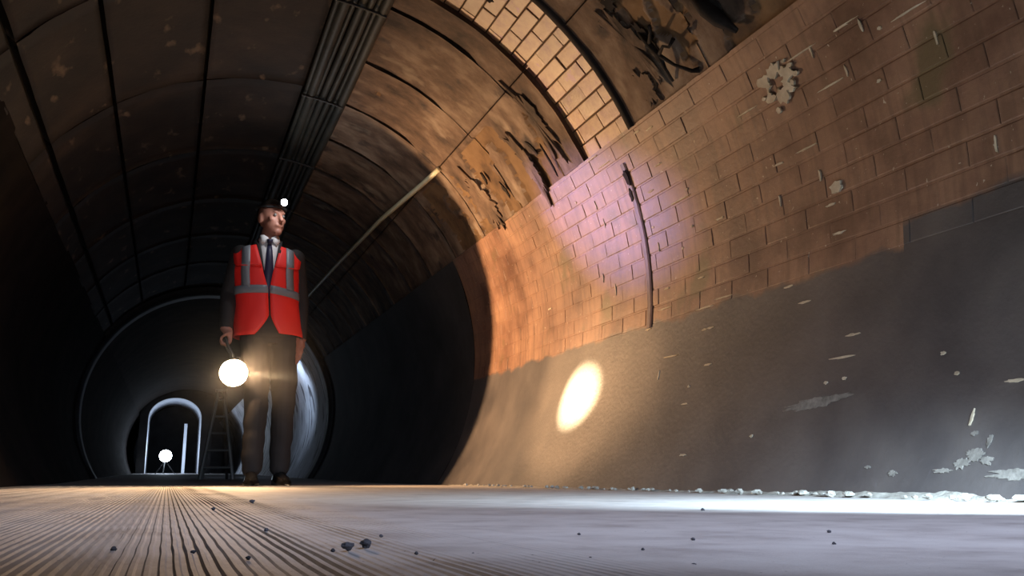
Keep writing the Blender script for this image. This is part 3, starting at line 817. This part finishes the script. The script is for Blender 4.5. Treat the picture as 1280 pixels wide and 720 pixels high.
# shoes
for x, y in ((0.10, 0.03), (-0.075, -0.09)):
    b = MB(); secs = []
    for q, (dy, w, h) in enumerate(((0.06, 0.030, 0.06), (0.04, 0.036, 0.09), (-0.02, 0.038, 0.10), (-0.08, 0.042, 0.07), (-0.15, 0.045, 0.052), (-0.19, 0.036, 0.042), (-0.21, 0.018, 0.03))):
        secs.append([Vector((x + (0.02 if x > 0 else -0.015) * (-dy / 0.2) + w * cx_, y + dy, 0.002 + h * cz_)) for cx_, cz_ in ((-1, 0), (-1.02, 0.35), (-0.7, 0.85), (0, 1), (0.7, 0.85), (1.02, 0.35), (1, 0))])
    n = 7
    fs = [(i * n + k, i * n + (k + 1) % n, (i + 1) * n + (k + 1) % n, (i + 1) * n + k) for i in range(len(secs) - 1) for k in range(n)] + [tuple(range(n)), tuple((len(secs) - 1) * n + k for k in range(n - 1, -1, -1))]
    mesh('shoe', [p for s_ in secs for p in s_], fs, M['shoe'], man, True)

# ------------------------------------------------------------------ lantern in his hand
lan = empty('hand_lantern', LANT); tag(lan, 'bright warm hand lantern hanging from the man\'s fist', 'lantern')
ax = LAX
M['lbody'] = plain('lantern_case', (0.03, 0.03, 0.03), 0.45)
b = MB(); b.lathe([(-0.17, 0.035), (-0.165, 0.05), (-0.09, 0.055), (-0.04, 0.078), (0.0, 0.086), (0.010, 0.086)], (0, 0, 0), ax, 24); b.build('case', M['lbody'], lan, True)
b = MB(); b.lathe([(0.006, 0.080), (0.012, 0.080), (0.0135, 0.06)], (0, 0, 0), ax, 24); b.build('lens', glow('lantern_glow', (1.0, 0.8, 0.5), 120), lan, True)
g = Vector((PX, PY, 0)) + GR - LANT
b = MB(); b.tube([Vector((0, 0.0, 0.06)), Vector((-0.01, -0.03, 0.1)), g + Vector((0.01, -0.06, -0.03)), g + Vector((0, -0.05, 0)), g + Vector((0, 0.05, 0)), g + Vector((0.01, 0.06, -0.03)), Vector((-0.01, 0.12, 0.1)), Vector((0, 0.10, 0.045))], 0.009, 8); b.build('handle', M['lbody'], lan, True)

# ------------------------------------------------------------------ deeper in the tunnel
zl = floor_z(11.2)
lad = empty('trestle_ladder', (0.53, 11.2, zl)); tag(lad, 'grey tapered trestle ladder standing behind the lantern', 'ladder')
for s in (-1, 1):
    b = MB(); b.tube([(s * 0.18, -0.08, 0.0), (s * 0.03, 0.0, 1.0)], 0.022, 6); b.build('rail', M['grey'], lad)
    b = MB(); b.tube([(s * 0.14, 0.35, 0.0), (s * 0.03, 0.03, 1.0)], 0.018, 6); b.build('rear_leg', M['grey'], lad)
for k in range(5):
    f = (k + 0.7) / 5.2; w = 0.18 - 0.15 * f
    b = MB(); b.tube([(-w, -0.08 + 0.08 * f, f), (w, -0.08 + 0.08 * f, f)], 0.014, 6); b.build('rung', M['grey'], lad)
b = MB(); b.box((0, 0.01, 1.01), (0.12, 0.12, 0.03)); b.build('top_plate', M['grey'], lad)

fl_ = empty('work_lamp', (-0.06, 26.6, floor_z(26.6))); tag(fl_, 'small blue-white work lamp glowing in the far arched doorway', 'lamp')
hz = 0.60 - floor_z(26.6)
for k in range(3):
    t = 2 * math.pi * k / 3 + 0.4; b = MB(); b.tube([(0.28 * math.cos(t), 0.28 * math.sin(t), 0), (0, 0, hz - 0.12)], 0.014, 6); b.build('leg', M['iron'], fl_)
b = MB(); b.lathe([(-0.16, 0.08), (-0.02, 0.15), (0.0, 0.175), (0.01, 0.16)], (0, 0, hz), (0, -1, 0), 20); b.build('lamp_head', M['iron'], fl_, True)
b = MB(); b.lathe([(0.012, 0.155), (0.03, 0.13), (0.045, 0.05)], (0, 0, hz), (0, -1, 0), 20); b.build('lens', glow('work_lamp_glow', (0.72, 0.84, 1.0), 90), fl_, True)

# ------------------------------------------------------------------ rubble
# bank of dust along the foot of the wall
vs = []; fs = []; ny = 300
for i in range(ny + 1):
    y = 1.0 + 4.7 * i / ny
    h = 0.010 + 0.012 * max(0, fbm((0, y * 4, 1))) + 0.020 * max(0, min(1, (2.9 - y) / 1.3)); wd_ = 0.05 + 0.03 * fbm((3, y * 3, 2))
    xe = CX + math.sqrt(R * R - CZ * CZ)
    for k in range(7):
        f = k / 6
        z = h * f ** 1.6 + 0.004 * fbm((f * 3, y * 22, 5)) * (f > 0.05)
        vs.append((xe + 0.02 - (1 - f) * wd_ + 0.45 * z, y, z if k else -0.003))
fs = [(i * 7 + k, i * 7 + k + 1, (i + 1) * 7 + k + 1, (i + 1) * 7 + k) for i in range(ny) for k in range(6)]
tag(mesh('dust_bank', vs, fs, M['dust'], None, True), 'bank of pale crumbled plaster dust along the wall foot', 'dust', None, 'stuff')


def lump(seed, mat):
    b = MB(); b.ball((0, 0, 0), 1, 9, 6)
    vs = [v * (1 + 0.45 * noise.noise(v * 1.4 + Vector((seed * 3.1, 0, 0)))) for v in b.v]
    me = bpy.data.meshes.new('lump'); me.from_pydata([tuple(v) for v in vs], [], b.f); me.materials.append(mat)
    return me


LM = [lump(s, M['dust']) for s in range(5)]; SM = [lump(s + 9, M['stone']) for s in range(4)]
for i in range(80):
    y = 1.35 + 4.2 * random.random() ** 1.5; r = random.uniform(0.003, 0.009) * (1.3 if y < 2.6 else 1)
    x = CX + math.sqrt(R * R - CZ * CZ) - random.uniform(0.0, 0.07)
    o = inst('plaster_lump', random.choice(LM), None, (x, y, r * 0.5 + 0.004), None, (r * random.uniform(0.8, 1.6), r * random.uniform(0.8, 1.8), r * random.uniform(0.5, 0.9)))
    tag(o, 'small crumbled plaster lump lying along the foot of the right-hand wall', 'rubble', 'plaster lumps at the wall foot')
GP = [(0.121, 0.658, 0.0055), (0.138, 0.68, 0.0055), (0.108, 0.64, 0.003), (0.171, 0.78, 0.0032), (0.02, 0.66, 0.003), (0.05, 0.60, 0.003), (0.155, 0.60, 0.0025), (0.2, 0.62, 0.0028), (0.16, 1.9, 0.009), (0.07, 1.5, 0.006),
      (-0.03, 0.7, 0.004), (0.26, 0.56, 0.003), (0.30, 0.50, 0.003), (0.42, 0.7, 0.0035), (0.33, 0.62, 0.0025), (0.50, 0.62, 0.003), (0.6, 0.75, 0.004), (0.36, 0.8, 0.003), (0.09, 0.9, 0.004), (0.8, 1.3, 0.006)]
for i, (x, y, r) in enumerate(GP):
    r *= 0.7 if i < 2 else 0.5
    o = inst('grit_stone', SM[i % 4], None, (x, y, r * 0.55 + (0.0035 if x < 0.2 else 0)), None, (r * 1.1, r, r * 0.75))
    if i == 0: tag(o, 'larger dark grit stone on the near floor, left of the close pair', 'stone', 'grit on the floor')
    elif i == 1: tag(o, 'larger dark grit stone on the near floor, right of the close pair', 'stone', 'grit on the floor')
    else: tag(o, 'tiny dark grit stone scattered on the near floor', 'stone', 'grit on the floor')


# ------------------------------------------------------------------ added haze ball standing in for the glare round the lantern
hz_m = bpy.data.materials.new('glare_haze'); hz_m.use_nodes = True
hn = hz_m.node_tree.nodes; hl_ = hz_m.node_tree.links; hn.clear()
ho = hn.new('ShaderNodeOutputMaterial'); hv_ = hn.new('ShaderNodeVolumeScatter'); hv_.inputs['Anisotropy'].default_value = 0.0
tc = hn.new('ShaderNodeTexCoord'); gr = hn.new('ShaderNodeTexGradient'); gr.gradient_type = 'QUADRATIC_SPHERE'
hl_.new(tc.outputs['Object'], gr.inputs['Vector'])
mm = hn.new('ShaderNodeMath'); mm.operation = 'MULTIPLY'; mm.inputs[1].default_value = 0.075
hl_.new(gr.outputs['Fac'], mm.inputs[0]); hl_.new(mm.outputs[0], hv_.inputs['Density']); hl_.new(hv_.outputs[0], ho.inputs['Volume'])
b = MB(); b.ball((0, 0, 0), 1.0, 24, 14); o = b.build('glare_haze', hz_m); o.location = LANT + Vector((-0.02, 0.0, 0.0)); o.scale = (0.66, 0.66, 0.66)
tag(o, 'added faint haze for the glare round the lantern', 'haze', None, 'stuff')
